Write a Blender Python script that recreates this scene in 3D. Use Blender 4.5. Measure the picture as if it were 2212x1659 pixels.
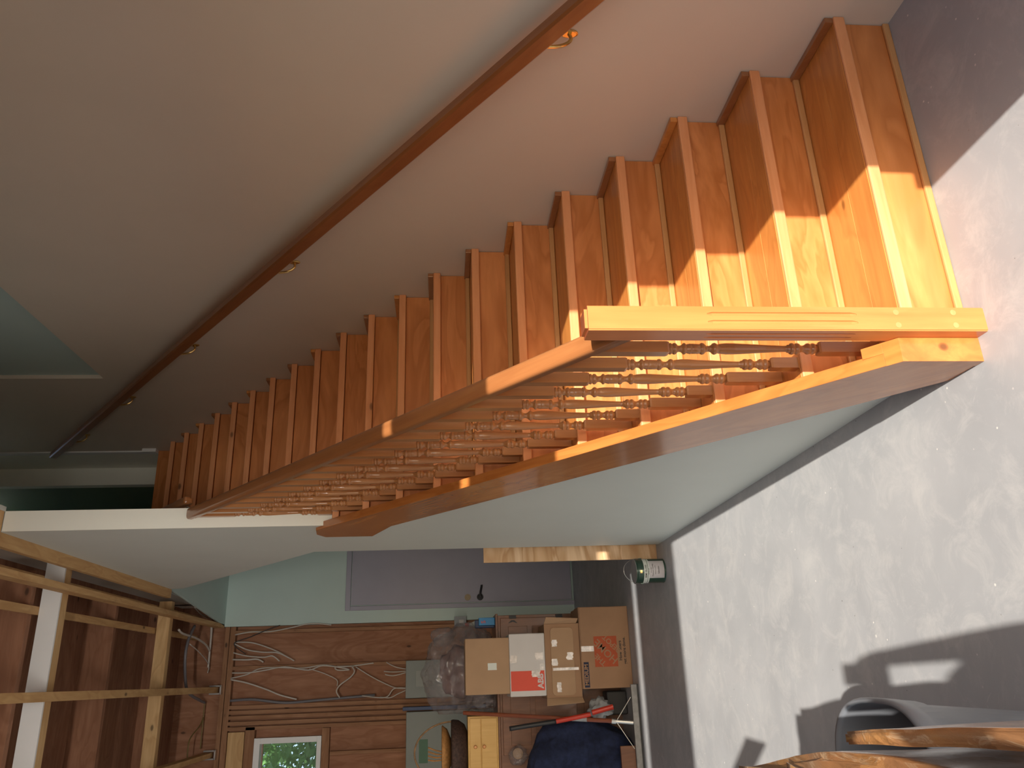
import bpy, bmesh, math, random
from mathutils import Vector, Matrix, noise
random.seed(7)
S = bpy.context.scene
for o in list(bpy.data.objects): bpy.data.objects.remove(o, do_unlink=True)
COL = S.collection
# ------------------------------------------------------------------ camera
F_PX = 1691.88
CAM = Vector((-1.94858, -1.83764, 1.43159))
R = [(-0.03413718, -0.0806513, -0.99615763), (-0.93556199, 0.35314547, 0.00346914), (0.35150876, 0.93208564, -0.08750968)]
cd = bpy.data.cameras.new('camera'); cam = bpy.data.objects.new('camera', cd); COL.objects.link(cam)
rx, dn, fw = (Vector(r) for r in R)
m = Matrix((rx, -dn, -fw)).transposed().to_4x4(); m.translation = CAM
cam.matrix_world = m
cd.sensor_fit = 'HORIZONTAL'; cd.sensor_width = 36.0; cd.lens = 36.0 * F_PX / 2212.0
cd.clip_start = 0.02; cd.clip_end = 200
S.camera = cam
# ------------------------------------------------------------------ light
W = bpy.data.worlds.new('world'); S.world = W; W.use_nodes = True
nt = W.node_tree; bg = nt.nodes['Background']
sky = nt.nodes.new('ShaderNodeTexSky'); sky.sky_type = 'NISHITA'; sky.sun_disc = False
sky.sun_elevation = math.radians(26.5); sky.sun_rotation = math.radians(180.0)
sky.air_density = 1.0; sky.dust_density = 2.5; sky.ozone_density = 1.0
nt.links.new(sky.outputs[0], bg.inputs[0]); bg.inputs[1].default_value = 0.125
sd = bpy.data.lights.new('sun', 'SUN'); sun = bpy.data.objects.new('sun', sd); COL.objects.link(sun)
sd.energy = 4.8; sd.angle = math.radians(0.53); sd.color = (1.0, 0.91, 0.78)
SUN = Vector((0.0, 0.8951, -0.4458)).normalized()
sun.rotation_euler = SUN.to_track_quat('-Z', 'Y').to_euler(); sun.location = (-2, -8, 6)
vs = S.view_settings; vs.view_transform = 'Standard'; vs.look = 'None'; vs.gamma = 1.0; vs.use_curve_mapping = False
vs.exposure = 0.85
S.cycles.max_bounces = 12; S.cycles.diffuse_bounces = 8
# added tube fill lamp, out of view, brightening the far end of the garage
wl = bpy.data.lights.new('fill_lamp', 'AREA'); wlo = bpy.data.objects.new('fill_lamp', wl); COL.objects.link(wlo)
wl.shape = 'RECTANGLE'; wl.size = 1.2; wl.size_y = .09; wl.energy = 5.6; wl.color = (1.0, .95, .88); wl.spread = math.radians(54)
WL = Vector((-2.35, -1.36, 2.43)); WT = Vector((-2.30, 6, 3.05)); wlo.location = WL; wlo.rotation_euler = (WT - WL).to_track_quat('-Z', 'Z').to_euler()
# ------------------------------------------------------------------ materials
def lin(h):
    if isinstance(h, (tuple, list)): return tuple(h)
    h = h.lstrip('#'); c = [int(h[i:i+2], 16) / 255 for i in (0, 2, 4)]
    return tuple(x / 12.92 if x <= .04045 else ((x + .055) / 1.055) ** 2.4 for x in c)
def base_mat(name, rough=.6, metal=0, coat=0, spec=.5):
    m = bpy.data.materials.new(name); m.use_nodes = True; b = m.node_tree.nodes['Principled BSDF']
    b.inputs['Roughness'].default_value = rough; b.inputs['Metallic'].default_value = metal
    b.inputs['Coat Weight'].default_value = coat; b.inputs['Coat Roughness'].default_value = .12
    b.inputs['Specular IOR Level'].default_value = spec
    return m, m.node_tree, b
def mixrgb(t, fac, a, b, mode='MIX'):
    n = t.nodes.new('ShaderNodeMix'); n.data_type = 'RGBA'; n.blend_type = mode
    for sock, v in ((n.inputs[0], fac), (n.inputs[6], a), (n.inputs[7], b)):
        if isinstance(v, bpy.types.NodeSocket): t.links.new(v, sock)
        elif isinstance(v, (int, float)): sock.default_value = v
        else: sock.default_value = (*v[:3], 1)
    return n.outputs[2]
def ramp(t, src, stops):
    n = t.nodes.new('ShaderNodeValToRGB'); t.links.new(src, n.inputs[0])
    e = n.color_ramp.elements
    while len(e) < len(stops): e.new(.5)
    for i, (p, c) in enumerate(stops):
        e[i].position = p; e[i].color = (c, c, c, 1) if isinstance(c, (int, float)) else (*c[:3], 1)
    return n.outputs[0]
def coords(t, scale=(1, 1, 1), rot=(0, 0, 0), rand=True):
    tc = t.nodes.new('ShaderNodeTexCoord'); v = tc.outputs['Object']
    if rand:
        oi = t.nodes.new('ShaderNodeObjectInfo'); mu = t.nodes.new('ShaderNodeVectorMath'); mu.operation = 'SCALE'
        mu.inputs[0].default_value = (17, 31, 23); t.links.new(oi.outputs['Random'], mu.inputs['Scale'])
        ad = t.nodes.new('ShaderNodeVectorMath'); ad.operation = 'ADD'
        t.links.new(v, ad.inputs[0]); t.links.new(mu.outputs[0], ad.inputs[1]); v = ad.outputs[0]
    r1 = t.nodes.new('ShaderNodeMapping'); r1.inputs['Rotation'].default_value = rot; t.links.new(v, r1.inputs[0])
    mp = t.nodes.new('ShaderNodeMapping'); mp.inputs['Scale'].default_value = scale; t.links.new(r1.outputs[0], mp.inputs[0])
    return mp.outputs[0]
def noise_n(t, vec, scale, detail=4, rough=.55, dist=0):
    n = t.nodes.new('ShaderNodeTexNoise'); t.links.new(vec, n.inputs['Vector']); n.inputs['Scale'].default_value = scale
    n.inputs['Detail'].default_value = detail; n.inputs['Roughness'].default_value = rough; n.inputs['Distortion'].default_value = dist
    return n.outputs[0]
def bump(t, b, h, strength, dist=.002):
    n = t.nodes.new('ShaderNodeBump'); n.inputs['Strength'].default_value = strength; n.inputs['Distance'].default_value = dist
    t.links.new(h, n.inputs['Height']); t.links.new(n.outputs[0], b.inputs['Normal'])
def wood(name, c1, c2, axis='X', rough=.38, coat=.25, knots=True, rot=(0, 0, 0), blotch=.5, fine=16., dark=.35):
    m, t, b = base_mat(name, rough, 0, coat)
    c1, c2 = lin(c1), lin(c2)
    lo, hi = 1.1, fine
    sc = {'X': (lo, hi, hi), 'Y': (hi, lo, hi), 'Z': (hi, hi, lo)}[axis]
    v = coords(t, sc, rot); n1 = noise_n(t, v, 1.6, 7, .62, .9)
    col = mixrgb(t, ramp(t, n1, [(.34, 0.), (.66, 1.)]), c1, c2)
    v2 = coords(t, tuple(.9 if s == lo else 3.4 for s in sc), rot)
    n2 = noise_n(t, v2, 1.3, 3, .5, 1.6)
    col = mixrgb(t, ramp(t, n2, [(.35, 0.), (.52, blotch), (.56, blotch * .3), (.75, blotch)]), col, tuple(x * y for x, y in zip(c1, (.72, .62, .5))))
    if knots:
        vo = t.nodes.new('ShaderNodeTexVoronoi'); vo.inputs['Scale'].default_value = 1
        v3 = coords(t, tuple(2.6 if s == lo else 5.2 for s in sc), rot); t.links.new(v3, vo.inputs['Vector'])
        k = ramp(t, vo.outputs['Distance'], [(.035, 1.), (.055, .75), (.075, .12), (.14, 0.)])
        col = mixrgb(t, k, col, tuple(x * dark for x in c1))
    t.links.new(col, b.inputs['Base Color'])
    bump(t, b, n1, .25, .001)
    return m
def plain(name, c, rough=.6, metal=0, var=.12, vscale=4, bmp=0, bscale=60, coat=0, spec=.5):
    m, t, b = base_mat(name, rough, metal, coat, spec); c = lin(c)
    v = coords(t, rand=False); n = noise_n(t, v, vscale, 5)
    col = mixrgb(t, ramp(t, n, [(.3, 0.), (.7, 1.)]), tuple(x * (1 - var) for x in c), tuple(min(1, x * (1 + var)) for x in c))
    t.links.new(col, b.inputs['Base Color'])
    if bmp: bump(t, b, noise_n(t, v, bscale, 3), bmp, .003)
    return m
def wrapped(name, c1, c2, c3, rough=.28):
    m, t, b = base_mat(name, rough, 0, .8)
    v = coords(t, rand=False); n = noise_n(t, v, 5, 4, .55, .8)
    col = mixrgb(t, ramp(t, n, [(.40, 0.), (.50, 1.)]), c1, c2)
    vs_ = coords(t, (16, 4, 16), (0, 0, .25), False); n2 = noise_n(t, vs_, 1.5, 6, .65, 2.2)
    col = mixrgb(t, ramp(t, n2, [(.56, 0.), (.60, .75), (.66, .1)]), col, c3)
    t.links.new(col, b.inputs['Base Color'])
    vo = t.nodes.new('ShaderNodeTexVoronoi'); vo.feature = 'DISTANCE_TO_EDGE'; vo.inputs['Scale'].default_value = 9
    v4 = coords(t, (1, .5, 1), (0, 0, .3), False); t.links.new(v4, vo.inputs['Vector'])
    h = mixrgb(t, .5, ramp(t, vo.outputs['Distance'], [(0., 1.), (.12, .3), (.3, 0.)]), n2)
    bump(t, b, h, .7, .008)
    return m
PI_, PI2 = (0.60, 0.285, 0.082), (0.70, 0.37, 0.12)
SL = math.atan2(.185, .245)
M = {}
M['tread'] = wood('pine_tread', (0.60, 0.235, 0.055), (0.74, 0.315, 0.08), 'X')
M['nosing'] = wood('pine_nosing', (0.72, 0.295, 0.115), (0.82, 0.375, 0.175), 'X', blotch=.15)
M['riser'] = wood('plywood_riser', (0.62, 0.23, 0.065), (0.74, 0.295, 0.10), 'X', knots=False, blotch=.75, fine=9)
M['cove'] = wood('pine_cove', (0.50, 0.25, 0.09), (0.60, 0.32, 0.13), 'X', blotch=.2)
M['newel'] = wood('pine_newel', (0.60, 0.185, 0.05), (0.70, 0.235, 0.07), 'Z', knots=False, blotch=.2, coat=.4)
M['bal'] = wood('oak_baluster', (0.40, 0.165, 0.055), (0.50, 0.225, 0.085), 'Z', knots=False, blotch=.3, coat=.45, rough=.3)
M['rail'] = wood('fir_rail', (0.30, 0.115, 0.04), (0.37, 0.155, 0.055), 'Y', rot=(-SL, 0, 0), knots=False, blotch=.25, coat=.5, rough=.28)
M['wallrail'] = wood('fir_wall_rail', (0.26, 0.085, 0.025), (0.33, 0.12, 0.035), 'Y', rot=(-SL, 0, 0), knots=False, blotch=.25, coat=.4, rough=.3)
M['stringer'] = wood('pine_stringer', (0.48, 0.17, 0.042), (0.60, 0.23, 0.06), 'Y', rot=(-SL, 0, 0), blotch=.55, coat=.5, rough=.25)
M['lumber'] = wood('raw_lumber', (0.56, 0.33, 0.14), (0.68, 0.44, 0.20), 'Y', rough=.75, coat=0)
M['lumberx'] = wood('raw_lumber_cross', (0.58, 0.36, 0.16), (0.74, 0.50, 0.25), 'X', rough=.75, coat=0)
M['oldwood'] = wood('aged_stud', (0.31, 0.155, 0.08), (0.42, 0.23, 0.125), 'Z', rough=.8, coat=0, fine=22)
M['oldwoodx'] = wood('aged_plate', (0.28, 0.14, 0.07), (0.40, 0.21, 0.11), 'X', rough=.8, coat=0, fine=22)
M['sheath'] = wood('aged_sheathing', (0.33, 0.155, 0.085), (0.44, 0.225, 0.13), 'Z', rough=.8, coat=0, fine=9, blotch=.6)
M['subfloor'] = wood('dark_subfloor', (0.25, 0.115, 0.062), (0.36, 0.175, 0.098), 'X', rough=.85, coat=0, fine=8)
M['ply'] = wood('pale_plywood', (0.66, 0.44, 0.25), (0.80, 0.62, 0.42), 'X', rough=.6, coat=0, knots=False, fine=5, blotch=.95)
M['cabwood'] = wood('cabinet_oak', (0.17, 0.07, 0.035), (0.25, 0.105, 0.05), 'Z', rough=.5)
M['yellow'] = wood('yellow_pine', (0.62, 0.36, 0.09), (0.70, 0.43, 0.13), 'Z', rough=.5, knots=False, blotch=.1)
PAINT = (0.68, 0.715, 0.66)
M['paint'] = plain('sage_wall_paint', PAINT, .55, var=.025, vscale=2, bmp=.06, bscale=220)
M['bouncewall'] = plain('bounce_tinted_wall_paint', (0.69, 0.61, 0.50), .55, var=.025, vscale=2, bmp=.06, bscale=220)  # paint colour warmed: bounce glow from the stairs put into it
M['cream'] = plain('cream_wall_paint', (0.86, 0.86, 0.76), .6, var=.02, vscale=2, bmp=.05, bscale=220)
M['green'] = plain('green_wall_paint', (0.52, 0.64, 0.60), .6, var=.03, vscale=2, bmp=.05, bscale=200)
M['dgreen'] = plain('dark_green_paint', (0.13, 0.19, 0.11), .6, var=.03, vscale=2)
M['white'] = plain('white_trim', (0.80, 0.80, 0.78), .5, var=.03)
M['doorp'] = plain('grey_door_paint', (0.36, 0.35, 0.42), .5, var=.04, vscale=3)
M['black'] = plain('black_metal', (0.012, 0.012, 0.014), .4, .6, var=.1)
M['blackp'] = plain('black_plastic', (0.02, 0.02, 0.022), .5, var=.1)
M['dullsteel'] = plain('dull_metal', (0.22, 0.215, 0.21), .5, .3, var=.2, vscale=20)
M['steel'] = plain('steel', (0.55, 0.54, 0.52), .3, 1, var=.05)
M['endgrain'] = plain('dark_end_grain', (0.28, 0.075, 0.03), .5, var=.2, vscale=40)
M['oldbrass'] = plain('dull_brass', (0.20, 0.155, 0.10), .45, .7, var=.1)
M['brass'] = plain('brass', (0.75, 0.52, 0.2), .28, 1, var=.05)
M['panel'] = plain('grey_panel_enamel', (0.16, 0.185, 0.17), .45, var=.05)
M['panel2'] = plain('pale_panel_label', (0.26, 0.28, 0.26), .5, var=.05)
M['pgreen'] = plain('green_label', (0.03, 0.12, 0.06), .5)
M['red'] = plain('red_print', (0.66, 0.06, 0.025), .55, var=.05)
M['hdred'] = plain('orange_print', (0.42, 0.085, 0.03), .8, var=.08, vscale=20)
M['navy'] = plain('navy_print', (0.025, 0.03, 0.06), .8)
M['ink'] = plain('dark_ink', (0.03, 0.028, 0.03), .8)
M['card'] = plain('cardboard', (0.34, 0.20, 0.115), .85, var=.07, vscale=5, bmp=.1, bscale=40)
M['card2'] = plain('cardboard_pale', (0.40, 0.255, 0.15), .85, var=.06, vscale=5, bmp=.1, bscale=40)
M['cardn'] = wrapped('cardboard_near', (0.40, 0.20, 0.075), (0.33, 0.165, 0.075), (0.52, 0.36, 0.22))
M['whitebox'] = plain('white_carton', (0.60, 0.575, 0.56), .7, var=.04)
M['tape'] = plain('shiny_tape', (0.62, 0.56, 0.52), .22, 0, var=.3, vscale=30, bmp=.8, bscale=40, coat=.4)
M['tapen'] = wrapped('clear_brown_tape', (0.42, 0.24, 0.11), (0.30, 0.17, 0.10), (0.62, 0.48, 0.36), .10)
M['bin'] = plain('grey_blue_plastic', (0.17, 0.185, 0.215), .35, var=.05)
M['binin'] = plain('dark_bin_liner', (0.06, 0.075, 0.12), .3, var=.3, vscale=12, bmp=.6, bscale=14)
M['cable'] = plain('white_cable_sheath', (0.55, 0.50, 0.44), .5, var=.05)
M['gcable'] = plain('grey_cable_sheath', (0.16, 0.15, 0.16), .5, var=.05)
M['ycable'] = plain('yellow_cable_sheath', (0.22, 0.16, 0.05), .5, var=.05)
M['blanket'] = plain('navy_blanket', (0.014, 0.022, 0.062), .95, var=.35, vscale=25, bmp=.8, bscale=60)
M['cloth'] = plain('grey_cloth', (0.36, 0.38, 0.40), .9, bmp=.4, bscale=20)
M['pole'] = wood('red_brown_pole', (0.24, 0.065, 0.03), (0.30, 0.09, 0.04), 'Z', rough=.5)
M['redp'] = plain('red_plastic', (0.55, 0.04, 0.02), .4)
M['bluep'] = plain('blue_carton', (0.03, 0.25, 0.55), .5)
M['navyp'] = plain('navy_carton', (0.02, 0.05, 0.14), .5)
M['wicker'] = plain('dark_wicker', (0.055, 0.028, 0.02), .7, var=.5, vscale=60, bmp=1, bscale=90)
M['straw'] = plain('straw', (0.42, 0.20, 0.06), .7, var=.3, vscale=40, bmp=.6, bscale=80)
M['twig'] = plain('twig', (0.30, 0.18, 0.09), .8, var=.4, vscale=30)
M['cangreen'] = plain('can_green', (0.02, 0.055, 0.035), .3, .2, var=.1, coat=.4)
M['canlabel'] = plain('can_label', (0.50, 0.48, 0.50), .4, var=.1, vscale=20)
M['canwhite'] = plain('can_band', (0.58, 0.62, 0.58), .4, var=.04)
M['canlid'] = plain('can_lid', (0.10, 0.08, 0.075), .35, .7, var=.2)
M['skin'] = plain('skin', (0.55, 0.32, 0.22), .5)
M['shirt'] = plain('dark_shirt', (0.06, 0.07, 0.09), .9)
M['jeans'] = plain('jeans', (0.05, 0.07, 0.13), .9)
M['hair'] = plain('hair', (0.05, 0.03, 0.02), .7)
M['drive'] = plain('driveway_concrete', (0.27, 0.26, 0.25), .9, var=.12, vscale=2)
M['leaf'] = plain('leaf', (0.17, 0.38, 0.14), .45, var=.6, vscale=1.6)
_t = M['leaf'].node_tree; _tr = _t.nodes.new('ShaderNodeBsdfTranslucent'); _tr.inputs[0].default_value = (.30, .50, .10, 1); _mx = _t.nodes.new('ShaderNodeMixShader'); _mx.inputs[0].default_value = .4
_t.links.new(_t.nodes['Principled BSDF'].outputs[0], _mx.inputs[1]); _t.links.new(_tr.outputs[0], _mx.inputs[2]); _t.links.new(_mx.outputs[0], _t.nodes['Material Output'].inputs[0])
def concrete():
    m, t, b = base_mat('concrete_floor', .5, 0, .08)
    v = coords(t, rand=False)
    col = mixrgb(t, ramp(t, noise_n(t, v, 1.6, 6, .6, .6), [(.3, 0.), (.7, 1.)]), (0.325, 0.342, 0.375), (0.415, 0.432, 0.465))
    col = mixrgb(t, ramp(t, noise_n(t, v, 7, 7, .75, .6), [(.48, 0.), (.68, .75)]), col, (0.48, 0.49, 0.51))
    vs_ = coords(t, (3, 24, 3), (0, 0, .7), False)
    col = mixrgb(t, ramp(t, noise_n(t, vs_, 2.2, 4, .6, .6), [(.68, 0.), (.74, .45)]), col, (0.56, 0.56, 0.57))
    for sc, c, r0, r1, seed in ((22, (0.74, 0.72, 0.70), .05, .085, 0), (9, (0.72, 0.71, 0.70), .035, .05, 2), (17, (0.06, 0.055, 0.05), .03, .05, 5)):
        vo = t.nodes.new('ShaderNodeTexVoronoi'); vo.inputs['Scale'].default_value = sc
        vv = coords(t, (1, 1, .01), (0, 0, seed), False); t.links.new(vv, vo.inputs['Vector'])
        k = ramp(t, vo.outputs['Distance'], [(r0, 1.), (r1, 0.)])
        g = ramp(t, noise_n(t, v, 3 + seed, 2), [(.5, 0.), (.6, 1.)])
        mm = t.nodes.new('ShaderNodeMath'); mm.operation = 'MULTIPLY'; t.links.new(k, mm.inputs[0]); t.links.new(g, mm.inputs[1])
        col = mixrgb(t, mm.outputs[0], col, c)
    t.links.new(col, b.inputs['Base Color'])
    n = noise_n(t, v, 5, 5); t.links.new(ramp(t, n, [(.3, .42), (.7, .62)]), b.inputs['Roughness'])
    bump(t, b, noise_n(t, v, 60, 4), .12, .002)
    return m
M['concrete'] = concrete()
def clear(name, c, alpha, rough=.15, bmp=0):
    m, t, b = base_mat(name, rough, 0, .5); b.inputs['Base Color'].default_value = (*c, 1)
    v = coords(t, rand=False)
    if bmp:
        n = noise_n(t, v, 11, 4, .6, 1.5); bump(t, b, n, bmp, .02)
        t.links.new(ramp(t, n, [(.35, alpha * .45), (.7, min(1, alpha * 1.9))]), b.inputs['Alpha'])
    else: b.inputs['Alpha'].default_value = alpha
    return m
M['bag'] = clear('clear_plastic_bag', (0.30, 0.27, 0.28), .30, .14, .8)
M['glass'] = clear('window_glass', (0.9, 0.95, 0.95), .06, .02)
M['cream2'] = plain('pinkish_bag_contents', (0.20, 0.12, 0.115), .8, var=.3, vscale=8)
# ------------------------------------------------------------------ helpers
ORG = {}
def tag(o, label=None, cat=None, group=None, kind=None):
    if label: o['label'] = label
    if cat: o['category'] = cat
    if group: o['group'] = group
    if kind: o['kind'] = kind
    return o
def thing(name, label, cat, loc, group=None):
    o = bpy.data.objects.new(name, None); COL.objects.link(o); o.location = loc; o.empty_display_size = .1
    ORG[o] = Vector(loc); return tag(o, label, cat, group)
class MB:
    def __init__(s): s.v = []; s.f = []
    def add(s, vs_, fs):
        k = len(s.v); s.v += [tuple(p) for p in vs_]; s.f += [tuple(k + i for i in f) for f in fs]; return s
    def box(s, x0, x1, y0, y1, z0, z1, rz=0, c=None):
        p = [(x, y, z) for z in (z0, z1) for x, y in ((x0, y0), (x1, y0), (x1, y1), (x0, y1))]
        if rz:
            c = c or ((x0 + x1) / 2, (y0 + y1) / 2); ca, sa = math.cos(rz), math.sin(rz)
            p = [(c[0] + (x - c[0]) * ca - (y - c[1]) * sa, c[1] + (x - c[0]) * sa + (y - c[1]) * ca, z) for x, y, z in p]
        return s.add(p, [(3, 2, 1, 0), (4, 5, 6, 7), (0, 1, 5, 4), (1, 2, 6, 5), (2, 3, 7, 6), (3, 0, 4, 7)])
    def prism(s, poly, xa, xb):
        """polygon in (Y,z), extruded in X; xa, xb numbers or functions of Y"""
        fa = xa if callable(xa) else (lambda y: xa); fb = xb if callable(xb) else (lambda y: xb)
        n = len(poly); p = [(fa(y), y, z) for y, z in poly] + [(fb(y), y, z) for y, z in poly]
        ar = sum(poly[i][0] * poly[(i + 1) % n][1] - poly[(i + 1) % n][0] * poly[i][1] for i in range(n))
        fl = (ar > 0) == (fb(poly[0][0]) > fa(poly[0][0]))
        fs = [tuple(range(n))[::-1], tuple(range(n, 2 * n))] + [(i, (i + 1) % n, n + (i + 1) % n, n + i) for i in range(n)]
        if not fl: fs = [f[::-1] for f in fs]
        return s.add(p, fs)
    def loft(s, rings, cap=True):
        n = len(rings[0]); k = len(s.v); s.v += [tuple(p) for r in rings for p in r]
        for i in range(len(rings) - 1):
            for j in range(n):
                a = k + i * n; s.f.append((a + j, a + (j + 1) % n, a + n + (j + 1) % n, a + n + j))
        if cap:
            s.f.append(tuple(k + j for j in range(n))[::-1]); s.f.append(tuple(k + (len(rings) - 1) * n + j for j in range(n)))
        return s
    def lathe(s, prof, c=(0, 0, 0), n=16):
        return s.loft([[(c[0] + r * math.cos(2 * math.pi * j / n), c[1] + r * math.sin(2 * math.pi * j / n), c[2] + z) for j in range(n)] for z, r in prof])
    def tube(s, pts, r, n=8, smooth=True, closed=False):
        P = [Vector(p) for p in pts]
        if smooth and len(P) > 2:
            Q = []
            for i in range(len(P) - 1):
                a, b_, c_, d_ = P[max(i - 1, 0)], P[i], P[i + 1], P[min(i + 2, len(P) - 1)]
                for k in range(6):
                    t = k / 6; Q.append(.5 * ((2 * b_) + (c_ - a) * t + (2 * a - 5 * b_ + 4 * c_ - d_) * t * t + (3 * b_ - a - 3 * c_ + d_) * t ** 3))
            P = Q + [P[-1]]
        rings = []; up = Vector((0.123, .456, .88)).normalized()
        for i, p in enumerate(P):
            d = (P[min(i + 1, len(P) - 1)] - P[max(i - 1, 0)]).normalized()
            a = d.cross(up)
            if a.length < 1e-3: a = d.cross(Vector((1, 0, 0)))
            a.normalize(); b_ = d.cross(a); rr = r[min(i, len(r) - 1)] if isinstance(r, (list, tuple)) else r
            rings.append([p + rr * (a * math.cos(2 * math.pi * j / n) + b_ * math.sin(2 * math.pi * j / n)) for j in range(n)])
        return s.loft(rings)
    def bar(s, p0, p1, w, h, up=(0, 0, 1)):
        p0, p1 = Vector(p0), Vector(p1); d = (p1 - p0).normalized(); a = d.cross(Vector(up)).normalized(); b_ = a.cross(d)
        return s.loft([[p + a * x * w / 2 + b_ * y * h / 2 for x, y in ((-1, -1), (1, -1), (1, 1), (-1, 1))] for p in (p0, p1)])
    def build(s, name, mat, parent=None, bevel=0, smooth=False, seg=2, sub=0):
        org = ORG.get(parent, Vector((0, 0, 0)))
        if parent is None:
            xs = list(zip(*s.v)); org = Vector(((min(xs[0]) + max(xs[0])) / 2, (min(xs[1]) + max(xs[1])) / 2, min(xs[2])))
        me = bpy.data.meshes.new(name); me.from_pydata([tuple(Vector(v) - org) for v in s.v], [], s.f); me.update()
        bm = bmesh.new(); bm.from_mesh(me); bmesh.ops.recalc_face_normals(bm, faces=bm.faces); bm.to_mesh(me); bm.free()
        o = bpy.data.objects.new(name, me); COL.objects.link(o); me.materials.append(M[mat] if isinstance(mat, str) else mat)
        if parent is None: o.location = org
        else: o.parent = parent
        ORG[o] = org
        if bevel:
            b = o.modifiers.new('bevel', 'BEVEL'); b.width = bevel; b.segments = seg; b.limit_method = 'ANGLE'; b.angle_limit = math.radians(40)
        if sub:
            b = o.modifiers.new('sub', 'SUBSURF'); b.levels = sub; b.render_levels = sub
        if smooth:
            for p in me.polygons: p.use_smooth = True
        elif bevel:
            for p in me.polygons: p.use_smooth = False
        return o
def struct(mb, name, mat, parent=None, **k):
    o = mb.build(name, mat, parent, **k)
    if parent is None: o['kind'] = 'structure'
    return o
def text(name, body, size, mat, parent, fn, bold=0.0, depth=.0008):
    """lettering as thin raised mesh; fn maps (u, v, w) of the text plane into the world"""
    cu = bpy.data.curves.new('t', 'FONT'); cu.body = body; cu.size = size; cu.align_x = 'CENTER'; cu.align_y = 'CENTER'
    cu.offset = bold; cu.extrude = depth / 2; cu.resolution_u = 3
    to = bpy.data.objects.new('t', cu); COL.objects.link(to)
    dg = bpy.context.evaluated_depsgraph_get(); me = bpy.data.meshes.new_from_object(to.evaluated_get(dg))
    bpy.data.objects.remove(to); bpy.data.curves.remove(cu)
    mb = MB(); mb.v = [tuple(fn(*v.co)) for v in me.vertices]; mb.f = [tuple(p.vertices) for p in me.polygons]
    bpy.data.meshes.remove(me)
    return mb.build(name, mat, parent)
FZ = -.0126; RUN = .245; RISE = .185
XO = lambda y: -1.13 - .0178 * max(0, 3.37 - y)      # line the outer stringer follows, converging slightly on the wall
# ------------------------------------------------------------------ room shell
struct(MB().box(-6.2, .3, -1.62, 7.4, FZ - .2, FZ), 'floor', 'concrete')
struct(MB().box(-18, 14, -22, -1.62, FZ - .22, FZ - .02), 'floor_driveway', 'drive')
struct(MB().box(0, .14, -1.5, 5.0, FZ, 3.67).box(0, .14, 3.2, 5.0, 3.67, 6.3), 'wall_right', 'bouncewall')
struct(MB().box(.026, .14, -1.5, 3.2, 3.67, 6.3), 'wall_right_upper', 'green')
struct(MB().box(-.012, 0, 4.93, 5.0, 3.885, 6.3), 'trim_2', 'white', bevel=.002)
struct(MB().box(-.03, 0, 4.86, 4.93, 3.885, 4.0), 'trim_3', 'white', bevel=.003)
up = MB().box(0, .14, 5.0, 5.5, FZ, 6.3).box(-.16, .14, 5.5, 5.6, 3.885, 6.3)
struct(up, 'wall_landing', 'cream')
struct(MB().box(-.16, .0, 5.6, 6.7, 3.885, 6.3), 'wall_landing_side', 'dgreen')
struct(MB().box(-1.13, 0, 6.7, 6.8, 3.885, 6.3), 'wall_landing_back', 'green')
struct(MB().box(-1.13, .3, -1.62, 7.4, 6.3, 6.45, ) if False else MB().box(-1.13, .3, -1.62, 5.9, 6.3, 6.45).box(-1.13, .3, 6.4, 7.4, 6.3, 6.45).box(-1.13, -.75, 5.9, 6.4, 6.3, 6.45).box(-.3, .3, 5.9, 6.4, 6.3, 6.45), 'ceiling', 'paint')  # hole left for the added skylight
struct(MB().box(-.75, -.3, 5.9, 6.4, 6.38, 6.39), 'window_added', 'glass')  # added skylight, out of view, to brighten the landing
struct(MB().box(-1.13, .3, 7.22, 7.3, 4.3, 6.3).box(-1.34, .3, 7.22, 7.3, 3.7, 4.3), 'wall_far_upper', 'green')
struct(MB().box(.14, .3, -1.62, 7.4, FZ, 6.3), 'wall_right_outer', 'green')
struct(MB().box(-1.03, 0, 4.95, 7.1, 3.785, 3.884), 'floor_landing', 'riser')
# front wall with the overhead door raised part-way: jamb at X=-.575, door panel above
struct(MB().box(-.575, .14, -1.62, -1.5, FZ, 6.3).box(-1.03, -.575, -1.62, -1.5, 2.917, 6.3).box(-6.2, -1.03, -1.62, -1.5, 2.917, 4.3).box(-6.2, -5.3, -1.62, -1.5, FZ, 2.917), 'wall_front', 'white')
struct(MB().box(-5.3, -.575, -1.6, -1.52, 2.317, 2.817), 'door_2', 'white')
struct(MB().box(-.63, -.575, -1.6, -1.52, FZ, .80), 'trim_4', 'lumber')
struct(MB().box(-6.2, -6.1, -1.5, 0, FZ, 4.3).box(-6.2, -6.1, 0, 5.2, 2.3, 4.3).box(-6.2, -6.1, 5.2, 7.22, FZ, 4.3), 'wall_left', 'white')  # opening in this wall is added to let sky light into the garage
struct(MB().box(-26, -6.2, -1.62, 14, FZ - .22, FZ - .02), 'floor_side_yard', 'drive')
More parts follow.
